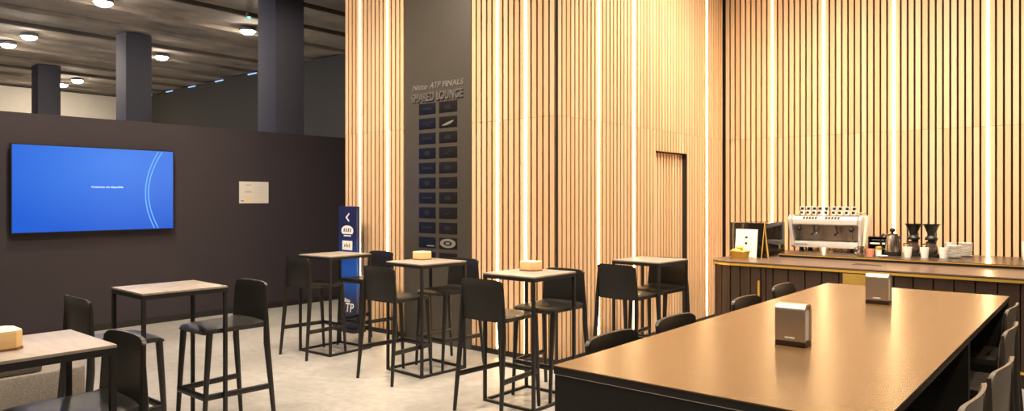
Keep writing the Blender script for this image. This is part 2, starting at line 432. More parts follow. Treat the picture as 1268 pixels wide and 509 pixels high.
LIGHTS = [((-16.885, 6.179), 'ceiling light at top of the photo, between the two nearest columns'), ((-21.971, 6.218), 'right-hand one of the paired ceiling lights at far left'),
          ((-23.586, 6.17), 'left-hand one of the paired ceiling lights at far left'), ((-16.919, 9.617), 'ceiling light shining just left of the nearest column'),
          ((-22.052, 9.702), 'ceiling light just right of the middle column'), ((-28.826, 9.678), 'right-hand one of two small distant ceiling lights by farthest column'),
          ((-30.304, 9.652), 'left-hand one of two small distant ceiling lights by farthest column')]
proto = None
for (lx, ly), lab in LIGHTS:
    if proto is None:
        proto = thing('ceiling_light', lab, 'ceiling light')
        b = MB(); b.lathe([(0.15, 0.12), (0.20, 0.12), (0.21, 0.06), (0.20, 0.045), (0.175, 0.05), (0.15, 0.06)], n=24); b.build('housing', M['conc'], proto)
        b = MB(); b.lathe([(0.01, 0.09), (0.172, 0.09), (0.174, 0.045), (0.15, 0.0), (0.09, -0.028), (0.01, -0.035)], n=24); b.build('diffuser', M['lamp'], proto)
        place(proto, False, (lx, ly, 5.90), 0, lab, 'round ceiling lights in the hall')
    else: place(proto, True, (lx, ly, 5.90), 0, lab, 'round ceiling lights in the hall')
t = thing('smoke_detector', 'small smoke detector with green light on the concrete ceiling', 'smoke detector', (-15.47, 8.82, 5.94))
b = MB(); b.lathe([(0.06, 0.08), (0.07, 0.05), (0.07, 0.0), (0.05, -0.02), (0.01, -0.022)], n=16); b.build('housing', M['boardtxt2'], t)
b = MB(); b.ellipsoid((0, 0, -0.03), 0.035, 0.035, 0.03); b.build('indicator', M['green'], t)

# ------------------------------------------------------------------ television, poster, sponsor board, totem
t = thing('television', 'large wall-mounted television showing a plain blue screen with message', 'television', (-9.70, 3.47, 1.77))
b = MB(); b.box(0.03, 0.075, -0.93, 0.93, -0.525, 0.525); b.build('casing', M['black'], t, bevel=0.006)
b = MB(); b.box(0.0, 0.03, -0.35, 0.35, -0.25, 0.25); b.build('wall_bracket', M['black'], t)
b = MB(); b.box(0.074, 0.078, -0.915, 0.915, -0.51, 0.512); scr = b.build('screen', M['screen'], t)
for off in (0, 0.035):
    b = MB(); pts = []
    for k in range(25):
        a = -0.5 + k / 24 * 1.0
        yy = 0.56 + off * (1 + 0.8 * abs(a)) + (0.55 * a * a + 0.05 * a); zz = a * 1.0
        pts.append((yy, zz))
    L = [(0.0785, y - 0.006, z) for y, z in pts]; R_ = [(0.0785, y + 0.006, z) for y, z in pts]
    L2 = [(0.0775, y - 0.006, z) for y, z in pts]; R2 = [(0.0775, y + 0.006, z) for y, z in pts]
    b.loft([list(q4) for q4 in zip(L, R_, R2, L2)]); b.build('screen_arc', M['screenline'], scr)
tx = text_mesh('message', 'Contenuto non disponibile', 0.034, M['screentxt'], scr, 0.0006, align='CENTER')
tx.rotation_euler = (PI / 2, 0, PI / 2); tx.location = (0.0788, 0.10, 0.02)

t = thing('wall_notice', 'white printed notice on dark partition, right of the television', 'poster', (-9.70, 5.61, 1.745))
b = MB(); b.box(0.0, 0.006, -0.235, 0.235, -0.16, 0.16); b.build('sheet', M['paper'], t)
b = MB()
b.box(0.0058, 0.0072, -0.14, -0.05, 0.10, 0.118, M['greyprint'])
b.box(0.0058, 0.0072, -0.15, -0.04, -0.005, 0.025, M['greyprint'])
b.box(0.0058, 0.0072, -0.15, -0.04, -0.13, -0.06, M['yellowprint'])
b.box(0.0058, 0.0072, -0.21, -0.165, -0.13, -0.115, M['boardtxt'])
for k in range(5): b.box(0.0058, 0.0072, -0.01, 0.16, 0.07 - k * 0.035, 0.073 - k * 0.035, M['greyprint'])
b.build('print', M['greyprint'], t)

# sponsor board
BX0, BX1, BY = -6.425, -5.345, YA - 0.012
t = thing('sponsor_board', 'tall anthracite board with lounge lettering and two columns of sponsor plaques', 'sign board', (0, 0, 0))
b = MB(); b.box(BX0, BX1, BY, YA + 0.045, 0.0, ZT); brd = b.build('board', M['board'], t, bevel=0.004)
def front_text(name, body, x, z, size, m, sx, width, shear=0, ex=0.0025):
    o = text_mesh(name, body, size, m, t, ex, sx=1.0, shear=shear, offset=size * 0.022)
    w = max(v.co.x for v in o.data.vertices) - min(v.co.x for v in o.data.vertices)
    o.data.transform(Matrix.Diagonal((width / w, 1, 1, 1)))
    o.rotation_euler = (PI / 2, 0, 0); o.location = (x, BY - ex, z); return o
front_text('lettering', 'Nitto', -6.295, 2.925, 0.085, M['boardtxt'], 1, 0.26, 0.25)
front_text('lettering', 'ATP', -5.995, 2.925, 0.095, M['boardtxt'], 1, 0.19, 0.35)
front_text('lettering', 'FINALS', -5.79, 2.925, 0.088, M['boardtxt'], 1, 0.33, 0.1)
front_text('lettering', 'SHARED LOUNGE', -6.30, 2.785, 0.135, M['boardtxt2'], 1, 0.84, ex=0.006)
for r in range(11):
    zt = 2.756 - 0.1715 * r
    for c, (xa, xb) in enumerate(((-6.172, -5.897), (-5.836, -5.553))):
        m = M['plaque'] if (c == 0) else M['plaque2']
        b = MB(); b.box(xa, xb, BY - 0.006, BY + 0.002, zt - 0.123, zt); pl = b.build('plaque', m, t, bevel=0.002)
        cx, cz = (xa + xb) / 2, zt - 0.0615
        b = MB(); F = BY - 0.0075
        if (r, c) == (9, 1):      # pale oval emblem
            n = 28
            for (rx, rz, mm, dep) in ((0.125, 0.052, M['silver'], 0), (0.066, 0.026, M['plaque2'], 0.001), (0.035, 0.013, M['silver'], 0.002)):
                ring = [(cx + rx * math.cos(2 * PI * k / n), cz + rz * math.sin(2 * PI * k / n)) for k in range(n)]
                b.prism([(u, v) for u, v in ring], F - dep, F + 0.003, mm, axis='y')
        elif (r, c) == (1, 1):    # bright swoosh
            n = 14
            up = [(cx - 0.09 + 0.18 * k / n, cz - 0.035 + 0.05 * (k / n) ** 2.2 + 0.02 * math.sin(PI * k / n)) for k in range(n + 1)]
            lo = [(cx - 0.09 + 0.18 * k / n, cz - 0.042 + 0.045 * (k / n) ** 2.6) for k in range(n + 1)]
            b.prism(up + lo[::-1], F, F + 0.003, M['silver'], axis='y')
        elif (r, c) == (1, 0):
            b.prism([(cx - 0.11, cz + 0.012), (cx + 0.11, cz + 0.020), (cx + 0.10, cz + 0.002), (cx - 0.09, cz - 0.004)], F, F + 0.003, M['dimmark'], axis='y')
            b.box(cx - 0.02, cx + 0.06, F, F + 0.003, cz - 0.03, cz - 0.012, M['dimmark'])
        elif (r, c) == (9, 0):
            b.box(cx + 0.0, cx + 0.12, F, F + 0.003, cz - 0.045, cz - 0.03, M['silver'])
        else:
            k = (r * 2 + c) % 4
            if k == 0: b.box(cx - 0.08, cx + 0.08, F, F + 0.003, cz - 0.012, cz + 0.012, M['dimmark'])
            elif k == 1: b.box(cx - 0.05, cx + 0.05, F, F + 0.003, cz - 0.025, cz + 0.02, M['dimmark'])
            elif k == 2:
                b.prism([(cx + 0.045 * math.cos(2 * PI * j / 18), cz + 0.03 * math.sin(2 * PI * j / 18)) for j in range(18)], F, F + 0.003, M['dimmark'], axis='y')
            else:
                b.box(cx - 0.06, cx + 0.02, F, F + 0.003, cz - 0.02, cz - 0.005, M['dimmark']); b.box(cx + 0.0, cx + 0.07, F, F + 0.003, cz + 0.005, cz + 0.018, M['dimmark'])
        b.build('logo', M['dimmark'], pl)

# blue totem in front of the left end of the slat wall
TX, TY = -7.27, 5.50
t = thing('totem_sign', 'narrow dark blue free-standing totem with white arrow and logos', 'sign', (TX, TY, 0))
b = MB(); b.box(-0.18, 0.18, -0.03, 0.03, 0.03, 1.56); b.build('panel', M['totem'], t, bevel=0.004)
b = MB(); b.box(-0.20, 0.20, -0.09, 0.10, 0.0, 0.03); b.build('foot_plate', M['black'], t, bevel=0.004)
F = -0.0325
b = MB(); b.prism([(0.03, 1.475), (-0.035, 1.42), (0.03, 1.365), (0.04, 1.38), (-0.003, 1.42), (0.04, 1.46)], F, F + 0.004, axis='y'); b.build('arrow', M['white'], t)
b = MB(); n = 20
dome = [(0.12 * math.cos(PI * k / n), 1.245 + 0.075 * math.sin(PI * k / n) ** 0.8) for k in range(n + 1)] + [(-0.10, 1.215), (0.10, 1.215)]
b.prism(dome, F, F + 0.004, axis='y'); b.box(-0.07, 0.07, F, F + 0.004, 1.185, 1.200); em = b.build('emblem', M['white'], t)
b = MB()
for k in range(4): b.prism([(-0.075 + k * 0.042, 1.24), (-0.055 + k * 0.042, 1.24), (-0.045 + k * 0.042, 1.285), (-0.065 + k * 0.042, 1.285)], F - 0.001, F + 0.001, axis='y')
b.build('emblem_mark', M['totem'], em)
b = MB(); b.box(-0.10, 0.10, F, F + 0.004, 1.015, 1.13); wl = b.build('name_plate', M['white'], t)
b = MB()
for k in range(4): b.box(-0.06 + k * 0.032, -0.043 + k * 0.032, F - 0.001, F + 0.001, 1.05, 1.085 + 0.012 * (k % 2))
b.build('plate_mark', M['boardtxt2'], wl)
for body, z, s, w, x0 in (('Nitto', 0.365, 0.07, 0.14, -0.09), ('ATP', 0.245, 0.16, 0.27, -0.14)):
    o = text_mesh('lettering', body, s, M['white'], t, 0.002, shear=0.15)
    ww = max(v.co.x for v in o.data.vertices) - min(v.co.x for v in o.data.vertices)
    o.data.transform(Matrix.Diagonal((w / ww, 1, 1, 1))); o.rotation_euler = (PI / 2, 0, 0); o.location = (x0, F, z)

# ------------------------------------------------------------------ bar stool
def make_stool(PL, BK):
    t = thing('bar_stool', 'plastic bar stool', 'bar stool')
    nu, nv = 14, 12
    # seat: dished shell with rolled front edge
    b = MB(); top = []; bot = []
    for j in range(nv + 1):
        v = j / nv; y = -0.200 + 0.450 * v
        rt, rb = [], []
        for i in range(nu + 1):
            u = -1 + 2 * i / nu
            w = 0.222 - 0.012 * v
            rr = 1.0
            if v > 0.86: rr = 1 - 0.10 * ((v - 0.86) / 0.14) ** 2
            xx = u * w * rr
            z = 0.762 - 0.012 * (1 - u * u) * math.sin(PI * min(1, v * 1.05)) - 0.028 * max(0, (v - 0.84) / 0.16) ** 2 - 0.010 * abs(u) ** 8
            if v < 0.15: z += 0.012 * ((0.15 - v) / 0.15) ** 2
            rt.append(b.bm.verts.new((xx, y, z)))
            rb.append(b.bm.verts.new((xx * 0.985, y * 0.99, 0.722 - 0.004 * (1 - abs(u)) - 0.006 * (v > 0.95))))
        top.append(rt); bot.append(rb)
    for j in range(nv):
        for i in range(nu):
            b.face([top[j][i], top[j][i + 1], top[j + 1][i + 1], top[j + 1][i]], 0)
            b.face([bot[j][i], bot[j + 1][i], bot[j + 1][i + 1], bot[j][i + 1]], 0)
        for i in (0, nu): b.face([top[j][i], top[j + 1][i], bot[j + 1][i], bot[j][i]], 0)
    for i in range(nu):
        for j in (0, nv): b.face([top[j][i], top[j][i + 1], bot[j][i + 1], bot[j][i]], 0)
    b.build('seat', PL, t, sharp=60)
    # backrest: curved shell rising from the seat
    b = MB(); nu, nv = 18, 12; fr = []; bk = []
    for j in range(nv + 1):
        v = j / nv; rf, rk = [], []
        for i in range(nu + 1):
            u = -1 + 2 * i / nu; a = abs(u)
            w = 0.226 - 0.018 * v
            z = 0.728 + 0.318 * v - (0.016 * a ** 12) * v - 0.004 * a * a * v
            y = -0.180 - 0.012 * v - 0.026 * (1 - u * u) * (0.35 + 0.65 * v) - 0.008 * max(0, v - 0.85) / 0.15
            th = 0.013 + 0.010 * a ** 5 * (1 - 0.5 * v)
            rf.append(b.bm.verts.new((u * w * 0.99, y, z - 0.003 * (v > 0.99)))); rk.append(b.bm.verts.new((u * w, y - th, z)))
        fr.append(rf); bk.append(rk)
    for j in range(nv):
        for i in range(nu):
            b.face([fr[j][i], fr[j][i + 1], fr[j + 1][i + 1], fr[j + 1][i]], 0)
            b.face([bk[j][i], bk[j + 1][i], bk[j + 1][i + 1], bk[j][i + 1]], 0)
        for i in (0, nu): b.face([fr[j][i], fr[j + 1][i], bk[j + 1][i], bk[j][i]], 0)
    for i in range(nu):
        for j in (0, nv): b.face([fr[j][i], fr[j][i + 1], bk[j][i + 1], bk[j][i]], 0)
    b.build('backrest', BK, t, sharp=60)
    for sx in (-1, 1):
        b = MB(); b.bar((sx * 0.190, 0.212, 0.738), (sx * 0.192, 0.232, 0.45), 0.040, 0.040, h1=0.034, w1=0.033)
        b.bar((sx * 0.192, 0.232, 0.45), (sx * 0.195, 0.258, 0.0), 0.033, 0.034, w1=0.024, h1=0.024)
        b.build('leg', PL, t, sharp=50)
        b = MB(); b.bar((sx * 0.205, -0.203, 1.02), (sx * 0.2165, -0.203, 0.74), 0.008, 0.014, w1=0.030, h1=0.036, up=(0, 1, 0)); b.bar((sx * 0.2165, -0.203, 0.74), (sx * 0.219, -0.206, 0.60), 0.030, 0.036, w1=0.034, h1=0.042, up=(0, 1, 0))
        b.bar((sx * 0.219, -0.206, 0.60), (sx * 0.240, -0.258, 0.0), 0.034, 0.042, w1=0.025, h1=0.026, up=(0, 1, 0))
        b.build('leg', PL, t, sharp=50)
    b = MB(); zf = 0.285
    for sx in (-1, 1): b.bar((sx * 0.230, -0.233, zf), (sx * 0.193, 0.244, zf), 0.022, 0.040)
    b.bar((-0.20, 0.246, zf), (0.20, 0.246, zf), 0.024, 0.042)
    b.build('footrest', PL, t, sharp=50)
    return t
stool0 = make_stool(M['plastic'], M['plastic']); used = [False]
def stool(x, y, rz, label, group='black bar stools at the tall square tables'):
    place(stool0, used[0], (x, y, 0), rz, label, group); used[0] = True
N, S = 0.0, PI       # N faces +y, S faces -y
stool(-6.50, 4.46, N, 'black bar stool at the left side of the farthest square table, by the partition')
stool(-6.50, 5.16, S, 'black bar stool tucked between the farthest square table and slat wall')
stool(-5.07, 4.37, N, 'black bar stool left of the square table in front of the sponsor board')
stool(-5.075, 5.06, S - 0.05, 'black bar stool right behind the square table by the sponsor board')
stool(-3.68, 4.23, N, 'black bar stool in front of the middle square table, back towards camera')
stool(-3.655, 4.86, S, 'black bar stool behind the middle square table, against the slat wall corner')
stool(-3.50, 5.90, N - 0.05, 'black bar stool left of the square table near the hidden door')
stool(-3.51, 6.50, S, 'black bar stool right of the square table near the hidden door')
stool(-4.96, 1.87, N, 'black bar stool behind the front left table, seat under the next table')
stool(-4.945, 2.63, S, 'black bar stool with whole seat in view right of the left-hand square table')
stool(-3.438, 1.14, S, 'black bar stool tucked under the cropped front left table, back nearest camera')

# ------------------------------------------------------------------ tall square tables
def make_table():
    t = thing('bar_table', 'tall square table', 'high table')
    hx, hy = 0.266, 0.283
    b = MB(); b.box(-hx, hx, -hy, hy, 1.037, 1.050); b.build('tabletop', M['ttop'], t, bevel=0.002)
    def ring(z0, z1, hx, hy, w):
        b = MB()
        for sx in (-1, 1):
            xa, xb = sorted((sx * hx, sx * (hx - w))); b.box(xa, xb, -hy, hy, z0, z1)
            ya, yb = sorted((sx * hy, sx * (hy - w))); b.box(-hx + w, hx - w, ya, yb, z0, z1)
        return b
    ring(1.009, 1.037, hx, hy, 0.023).build('top_frame', M['black'], t)
    ring(0.0, 0.022, hx - 0.001, hy - 0.001, 0.023).build('base_frame', M['black'], t)
    for sx in (-1, 1):
        for sy in (-1, 1):
            cx, cy = sx * (hx - 0.0125), sy * (hy - 0.0125)
            b = MB(); b.box(cx - 0.0122, cx + 0.0122, cy - 0.0122, cy + 0.0122, 0.022, 1.009)
            b.build('leg', M['black'], t, bevel=0.002)
    return t
tb = make_table()
TABLES = [(-6.50, 4.73, 0.05, 'farthest tall square table, bare, beside the blue totem'), (-5.08, 4.76, -0.05, 'tall square table with a wooden box in front of the sponsor board'),
          (-3.66, 4.59, 0.0, 'tall square table with a wooden box in the middle of the room'), (-3.51, 6.335, -0.03, 'bare tall square table near the hidden door, right of centre'),
          (-4.974, 2.246, -0.03, 'bare tall square table left of centre in front of the partition'), (-3.435, 0.93, 0.0, 'tall square table with a wooden box cropped by the left edge')]
for i, (x, y, a, lab) in enumerate(TABLES):
    place(tb, i > 0, (x, y, 0), a, lab, 'tall square tables')

def make_woodbox():
    t = thing('wooden_box', 'wooden box', 'box')
    w, d, ch = 0.165, 0.15, 0.028
    o = [(-w / 2, -d / 2), (w / 2 - ch, -d / 2), (w / 2, -d / 2 + ch), (w / 2, d / 2 - ch), (w / 2 - ch, d / 2), (-w / 2 + ch, d / 2), (-w / 2, d / 2 - ch), (-w / 2, -d / 2 + ch), (-w / 2 + ch, -d / 2)][1:]
    b = MB(); b.prism(o, 0.010, 0.072); b.build('body', M['pine'], t, bevel=0.002)
    b = MB(); b.prism([(u * 0.985, v * 0.985) for u, v in o], 0.072, 0.079); b.build('lid', M['pinetop'], t, bevel=0.001)
    b = MB(); b.prism([(u * 1.03, v * 1.03) for u, v in o], 0.0, 0.010); b.build('base', M['darkwood'], t)
    return t
wb = make_woodbox()
place(wb, False, (-5.24, 4.85, 1.05), 0.0, 'small pine box on the table in front of the sponsor board', 'pine boxes on the tall tables')
place(wb, True, (-3.735, 4.70, 1.05), 0.0, 'small pine box on the middle square table', 'pine boxes on the tall tables')
place(wb, True, (-3.44, 0.86, 1.05), 0.0, 'pine box cut off by the left edge of the photo', 'pine boxes on the tall tables')

# ------------------------------------------------------------------ upholstered bench with pad
t = thing('bench', 'low grey woven upholstered bench behind the cropped left table', 'bench', (-6.25, 0.75, 0))
b = MB(); b.prism(rrect(0.9, 2.55, 0.10), 0.05, 0.42); b.build('upholstery', M['grey_fabric'], t, bevel=0.025)
for sx in (-1, 1):
    for sy in (-1, 1):
        b = MB(); b.lathe([(0.022, 0), (0.028, 0.05)], n=12, c=(sx * 0.36, sy * 1.15, 0)); b.build('foot', M['black'], t)
b = MB(); b.prism(rrect(0.52, 0.95, 0.06), 0.0, 0.075)
tag(b.build('seat_pad', M['pad'], None, bevel=0.02, loc=(-6.09, 1.27, 0.421)), 'flat dark taupe seat pad lying on the grey bench', 'cushion')

# ------------------------------------------------------------------ communal table (two abutting units)
CX0, CX1, CY0, CYM, CY1, CZ = -1.526, -0.463, 2.05, 3.67, 5.29, 1.06
for (ya, yb, lab) in ((CY0, CYM - 0.001, 'front unit of the long brown communal table, black end panel towards camera'), (CYM + 0.001, CY1, 'rear unit of the long brown communal table, end nearest the coffee counter')):
    t = thing('communal_table', lab, 'high table', ((CX0 + CX1) / 2, (ya + yb) / 2, 0), 0, 'long communal table units')
    hx, hy = (CX1 - CX0) / 2, (yb - ya) / 2
    b = MB(); b.box(-hx, hx, -hy, hy, CZ - 0.004, CZ); b.build('tabletop', M['comm'], t)
    b = MB(); b.box(-hx, hx, -hy, hy, CZ - 0.030, CZ - 0.0042); b.build('top_edge', M['black'], t, bevel=0.002)
    b = MB(); b.box(-hx + 0.004, hx - 0.004, -hy + 0.004, hy - 0.004, CZ - 0.033, CZ - 0.0302); b.build('lit_edge', M['steelmid'], t)  # pale strip standing in for light caught on the panel edge
    for s in (-1, 1):
        rear_end = (s == 1 and ya > CYM)
        e = hy - 0.003; xl = -hx + 0.34 if rear_end else -hx + 0.003
        y0, y1 = sorted((s * e, s * (e - 0.018)))
        b = MB(); b.box(xl, hx - 0.003, y0, y1, 0, CZ - 0.0332); b.build('end_panel', M['black'], t, bevel=0.003)
    b = MB(); b.box(-hx + 0.45, hx - 0.45, -hy + 0.022, hy - 0.022, CZ - 0.16, CZ - 0.034); b.build('beam', M['black'], t)
    b = MB(); b.box(-0.02, 0.02, -hy + 0.022, hy - 0.022, 0.0, CZ - 0.161); b.build('center_panel', M['black'], t)
SY = [2.77, 3.39, 4.33, 5.14]
place_l = ['nearest the camera', 'second from the camera', 'third from the camera', 'farthest, by the counter']
for k, y in enumerate(SY):
    stool(-1.73 + 0.21 + (-0.05 if k == 3 else 0), y, -PI / 2, 'black bar stool on the left side of the communal table, ' + place_l[k], 'bar stools around the communal table')
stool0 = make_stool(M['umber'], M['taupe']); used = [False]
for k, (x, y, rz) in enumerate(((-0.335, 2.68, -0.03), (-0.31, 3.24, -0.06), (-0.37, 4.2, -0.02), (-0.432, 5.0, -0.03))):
    stool(x - 0.205, y, PI / 2 + rz, 'taupe bar stool, sheen painted into its backrest, on the right side of the communal table, ' + place_l[k], 'bar stools around the communal table')

def make_dispenser():
    t = thing('napkin_dispenser', 'napkin dispenser', 'napkin dispenser')
    w, d, h = 0.118, 0.086, 0.170
    def arch(dy, r, z0, z1, n=6):
        o = [(-dy, z0)]
        for k in range(n + 1):
            a = PI - k / n * PI / 2; o.append((-dy + r + r * math.cos(a), z1 - r + r * math.sin(a)))
        for k in range(n + 1):
            a = PI / 2 - k / n * PI / 2; o.append((dy - r + r * math.cos(a), z1 - r + r * math.sin(a)))
        o.append((dy, z0)); return o
    b = MB(); o = arch(d / 2, 0.026, 0.022, h); i = arch(d / 2 - 0.012, 0.016, 0.022, h - 0.012)
    b.prism(o + i[::-1], -w / 2, w / 2, axis='x')
    b.build('shell', M['dispenser'], t, sharp=45)
    b = MB(); b.prism(arch(d / 2 - 0.0125, 0.015, 0.024, h - 0.013), -w / 2 + 0.006, w / 2 - 0.006, axis='x'); b.build('napkins', M['napkin'], t)
    b = MB(); b.prism(rrect(w + 0.002, d + 0.002, 0.006), 0.0, 0.020); b.build('base', M['dispbase'], t, bevel=0.002)
    b = MB(); b.box(-0.02, 0.02, -d / 2 - 0.001, -d / 2 + 0.001, 0.032, 0.039); b.build('badge', M['napkin'], t)
    return t
nd = make_dispenser()
place(nd, False, (-0.988, 2.968, CZ), 0.0, 'champagne metal napkin dispenser nearer the camera on the communal table', 'napkin dispensers')
place(nd, True, (-1.004, 4.45, CZ), 0.0, 'champagne metal napkin dispenser farther back on the communal table', 'napkin dispensers')

# ------------------------------------------------------------------ coffee counter
ZC = 0.965
CL, CR, CF = -3.50, 1.6, 7.55
def cnt_outline(ins):
    r = 0.30 - ins; pts = [(CR - ins, YR - 0.04), (CL + ins, YR - 0.04)]
    for k in range(13):
        a = PI + k / 12 * PI / 2; pts.append((CL + ins + r + r * math.cos(a), CF + ins + r + r * math.sin(a)))
    pts.append((CR - ins, CF + ins)); return pts
t = thing('coffee_counter', 'long dark wood coffee counter with brass edge and rounded left corner', 'counter', (0, 0, 0))
b = MB(); b.prism(cnt_outline(0.0), ZC - 0.012, ZC); b.build('countertop', M['bartop'], t)
b = MB(); b.prism(cnt_outline(0.004), ZC - 0.020, ZC - 0.0122); b.build('shadow_gap', M['black'], t)
b = MB(); b.prism(cnt_outline(-0.002), ZC - 0.044, ZC - 0.0202); b.build('brass_edge', M['brass'], t)
b = MB(); b.prism(cnt_outline(0.045), 0.15, ZC - 0.0442); body = b.build('carcass', M['black'], t)
# vertical plank cladding, narrow on the rounded corner
b = MB(); pw = [0.17, 0.085, 0.17, 0.115, 0.17, 0.17, 0.17]; x = CL + 0.30; k = 0
while x < CR - 0.05:
    w = (0.11, 0.115, 0.115, 0.055, 0.075, 0.16, 0.17)[k] if k < 7 else 0.165
    b.box(x + 0.006, x + w - 0.006, CF + 0.018, CF + 0.05, 0.15, ZC - 0.045); x += w; k += 1
r = 0.282
for k in range(4):
    a0, a1 = PI + k / 4 * PI / 2 + 0.022, PI + (k + 1) / 4 * PI / 2 - 0.022; o = []
    for rr, rng in ((r, (0, 1, 2, 3)), (r - 0.03, (3, 2, 1, 0))):
        for q3 in rng:
            a = a0 + (a1 - a0) * q3 / 3; o.append((CL + 0.30 + rr * math.cos(a), CF + 0.30 + rr * math.sin(a)))
    b.prism(o, 0.15, ZC - 0.045)
y = CF + 0.30
while y < YR - 0.2:
    b.box(CL + 0.018, CL + 0.05, y + 0.006, y + 0.154, 0.15, ZC - 0.045); y += 0.16
b.build('plank_cladding', M['barwood'], t)
b = MB(); b.prism(cnt_outline(0.05), 0.0, 0.125); b.build('plinth', M['base'], t)
b = MB(); b.prism(cnt_outline(0.012), 0.126, 0.149); b.build('kick_strip', M['brass'], t)
b = MB(); b.box(-2.03, -1.74, CF + 0.002, CF + 0.017, 0.66, 0.912); b.build('brass_plate', M['brassdull'], t, bevel=0.002)
b = MB(); b.tube([(-2.872, CF - 0.010, 0.55), (-2.872, CF - 0.010, 0.775)], 0.012, n=12)
b.bar((-2.872, CF - 0.010, 0.60), (-2.872, CF + 0.02, 0.60), 0.010, 0.010); b.bar((-2.872, CF - 0.010, 0.73), (-2.872, CF + 0.02, 0.73), 0.010, 0.010)
b.build('handle', M['brass'], t)
t = thing('drip_tray', 'small dark steel drip grate on the counter right of centre', 'drip tray', (-1.90, 8.02, ZC))
b = MB(); b.box(-0.15, 0.15, -0.07, 0.07, 0.0, 0.006); b.build('tray', M['steel'], t, bevel=0.002)
b = MB()
for k in range(9): b.box(-0.13 + k * 0.03, -0.115 + k * 0.03, -0.055, 0.055, 0.0061, 0.009)
b.build('grate', M['black'], t)

ZS, SX0, SF = 1.007, -2.985, 8.47
t = thing('raised_shelf', 'dark brass-edged raised shelf along the back of coffee counter', 'shelf', (0, 0, 0))
b = MB(); b.box(SX0, CR, SF + 0.006, YR - 0.045, ZC + 0.001, ZS - 0.016); b.build('riser', M['black'], t)
b = MB(); b.box(SX0 - 0.004, CR, SF, YR - 0.045, ZS - 0.016, ZS - 0.005); b.build('brass_edge', M['brass'], t)
b = MB(); b.box(SX0 - 0.002, CR, SF + 0.002, YR - 0.045, ZS - 0.005, ZS); b.build('shelf_top', M['shelf'], t)

# glossy black cabinet with card, brass easel, basket of pastries
t = thing('black_cabinet', 'glossy black box cabinet at the left end of the counter', 'cabinet', (-3.26, 8.53, ZC))
b = MB(); b.box(-0.21, 0.21, -0.33, 0.33, 0.008, 0.405); b.build('body', M['gloss'], t, bevel=0.004)
b = MB(); b.box(-0.195, 0.195, -0.336, -0.330, 0.025, 0.39); b.build('door', M['gloss'], t, bevel=0.002)
for sx in (-1, 1):
    for sy in (-1, 1):
        b = MB(); b.lathe([(0.015, 0), (0.015, 0.008)], n=10, c=(sx * 0.17, sy * 0.28, 0)); b.build('foot', M['base'], t)
t = thing('notice_card', 'white upright card with dark print, leaning on the black cabinet', 'card', (-3.255, 8.135, ZC + 0.001))
b = MB(); b.hexa([(-0.13, -0.004, 0), (0.13, -0.004, 0), (0.13, 0.0, 0), (-0.13, 0.0, 0)], [(-0.13, 0.040, 0.33), (0.13, 0.040, 0.33), (0.13, 0.044, 0.33), (-0.13, 0.044, 0.33)]); b.build('card', M['paper'], t)
b = MB()
for zc in (0.235, 0.165): b.prism([(0.0 + 0.016 * math.cos(2 * PI * j / 12), zc + 0.015 * math.sin(2 * PI * j / 12)) for j in range(12)], -0.004 + zc * 0.1333 - 0.0025, -0.004 + zc * 0.1333 + 0.002, axis='y')
b.build('printed_dots', M['base'], t)
b = MB(); b.box(-0.09, 0.09, -0.012, 0.004, 0.0, 0.008); b.build('brass_ledge', M['brass'], t)
t = thing('brass_easel', 'thin brass A-frame easel standing beside the white card', 'easel', (-3.02, 8.10, ZC))
b = MB(); b.tube([(-0.035, 0, 0), (-0.012, 0.05, 0.42)], 0.006, n=8); b.build('leg', M['brass'], t)
b = MB(); b.tube([(0.05, 0, 0), (-0.01, 0.055, 0.31)], 0.005, n=8); b.build('leg', M['brass'], t)
b = MB(); b.tube([(-0.0, 0.10, 0), (-0.012, 0.05, 0.40)], 0.005, n=8); b.build('leg', M['brass'], t)
t = thing('bread_basket', 'small oval brass-coloured basket of pastries on the counter end', 'basket', (-3.24, 7.93, ZC))
n = 28; b = MB()
def oval(rx, ry, z): return [(rx * math.cos(2 * PI * k / n), ry * math.sin(2 * PI * k / n), z) for k in range(n)]
b.loft([oval(0.085, 0.065, 0.006), oval(0.095, 0.075, 0.0), oval(0.112, 0.09, 0.085), oval(0.118, 0.095, 0.09), oval(0.114, 0.091, 0.094), oval(0.106, 0.084, 0.086), oval(0.09, 0.07, 0.012), oval(0.03, 0.02, 0.011)])
b.build('bowl', M['brassdull'], t)
PAST = [(-0.058, -0.005, 1.4, 'leftmost'), (-0.005, -0.045, 0.0, 'front'), (0.055, 0.0, 1.7, 'rightmost'), (0.0, 0.042, 0.1, 'rear'), (0.0, 0.0, 0.5, 'topmost')]
for i, (px, py, rr, w) in enumerate(PAST):
    b = MB(); z = 0.092 if i < 4 else 0.130
    pts = []
    for k in range(9):
        a = -1.1 + 2.2 * k / 8; pts.append((0.040 * math.sin(a), 0.022 * math.cos(a) - 0.015, 0))
    b.tube(pts, [0.008 + 0.014 * math.sin(PI * (k + 0.6) / 9.2) for k in range(9)], n=10)
    tag(b.build('pastry', M['pastry'], None, loc=(-3.24 + px * 1.1, 7.93 + py, ZC + z), rz=rr), w + ' yellow pastry in the oval basket', 'pastry', 'pastries in the basket')

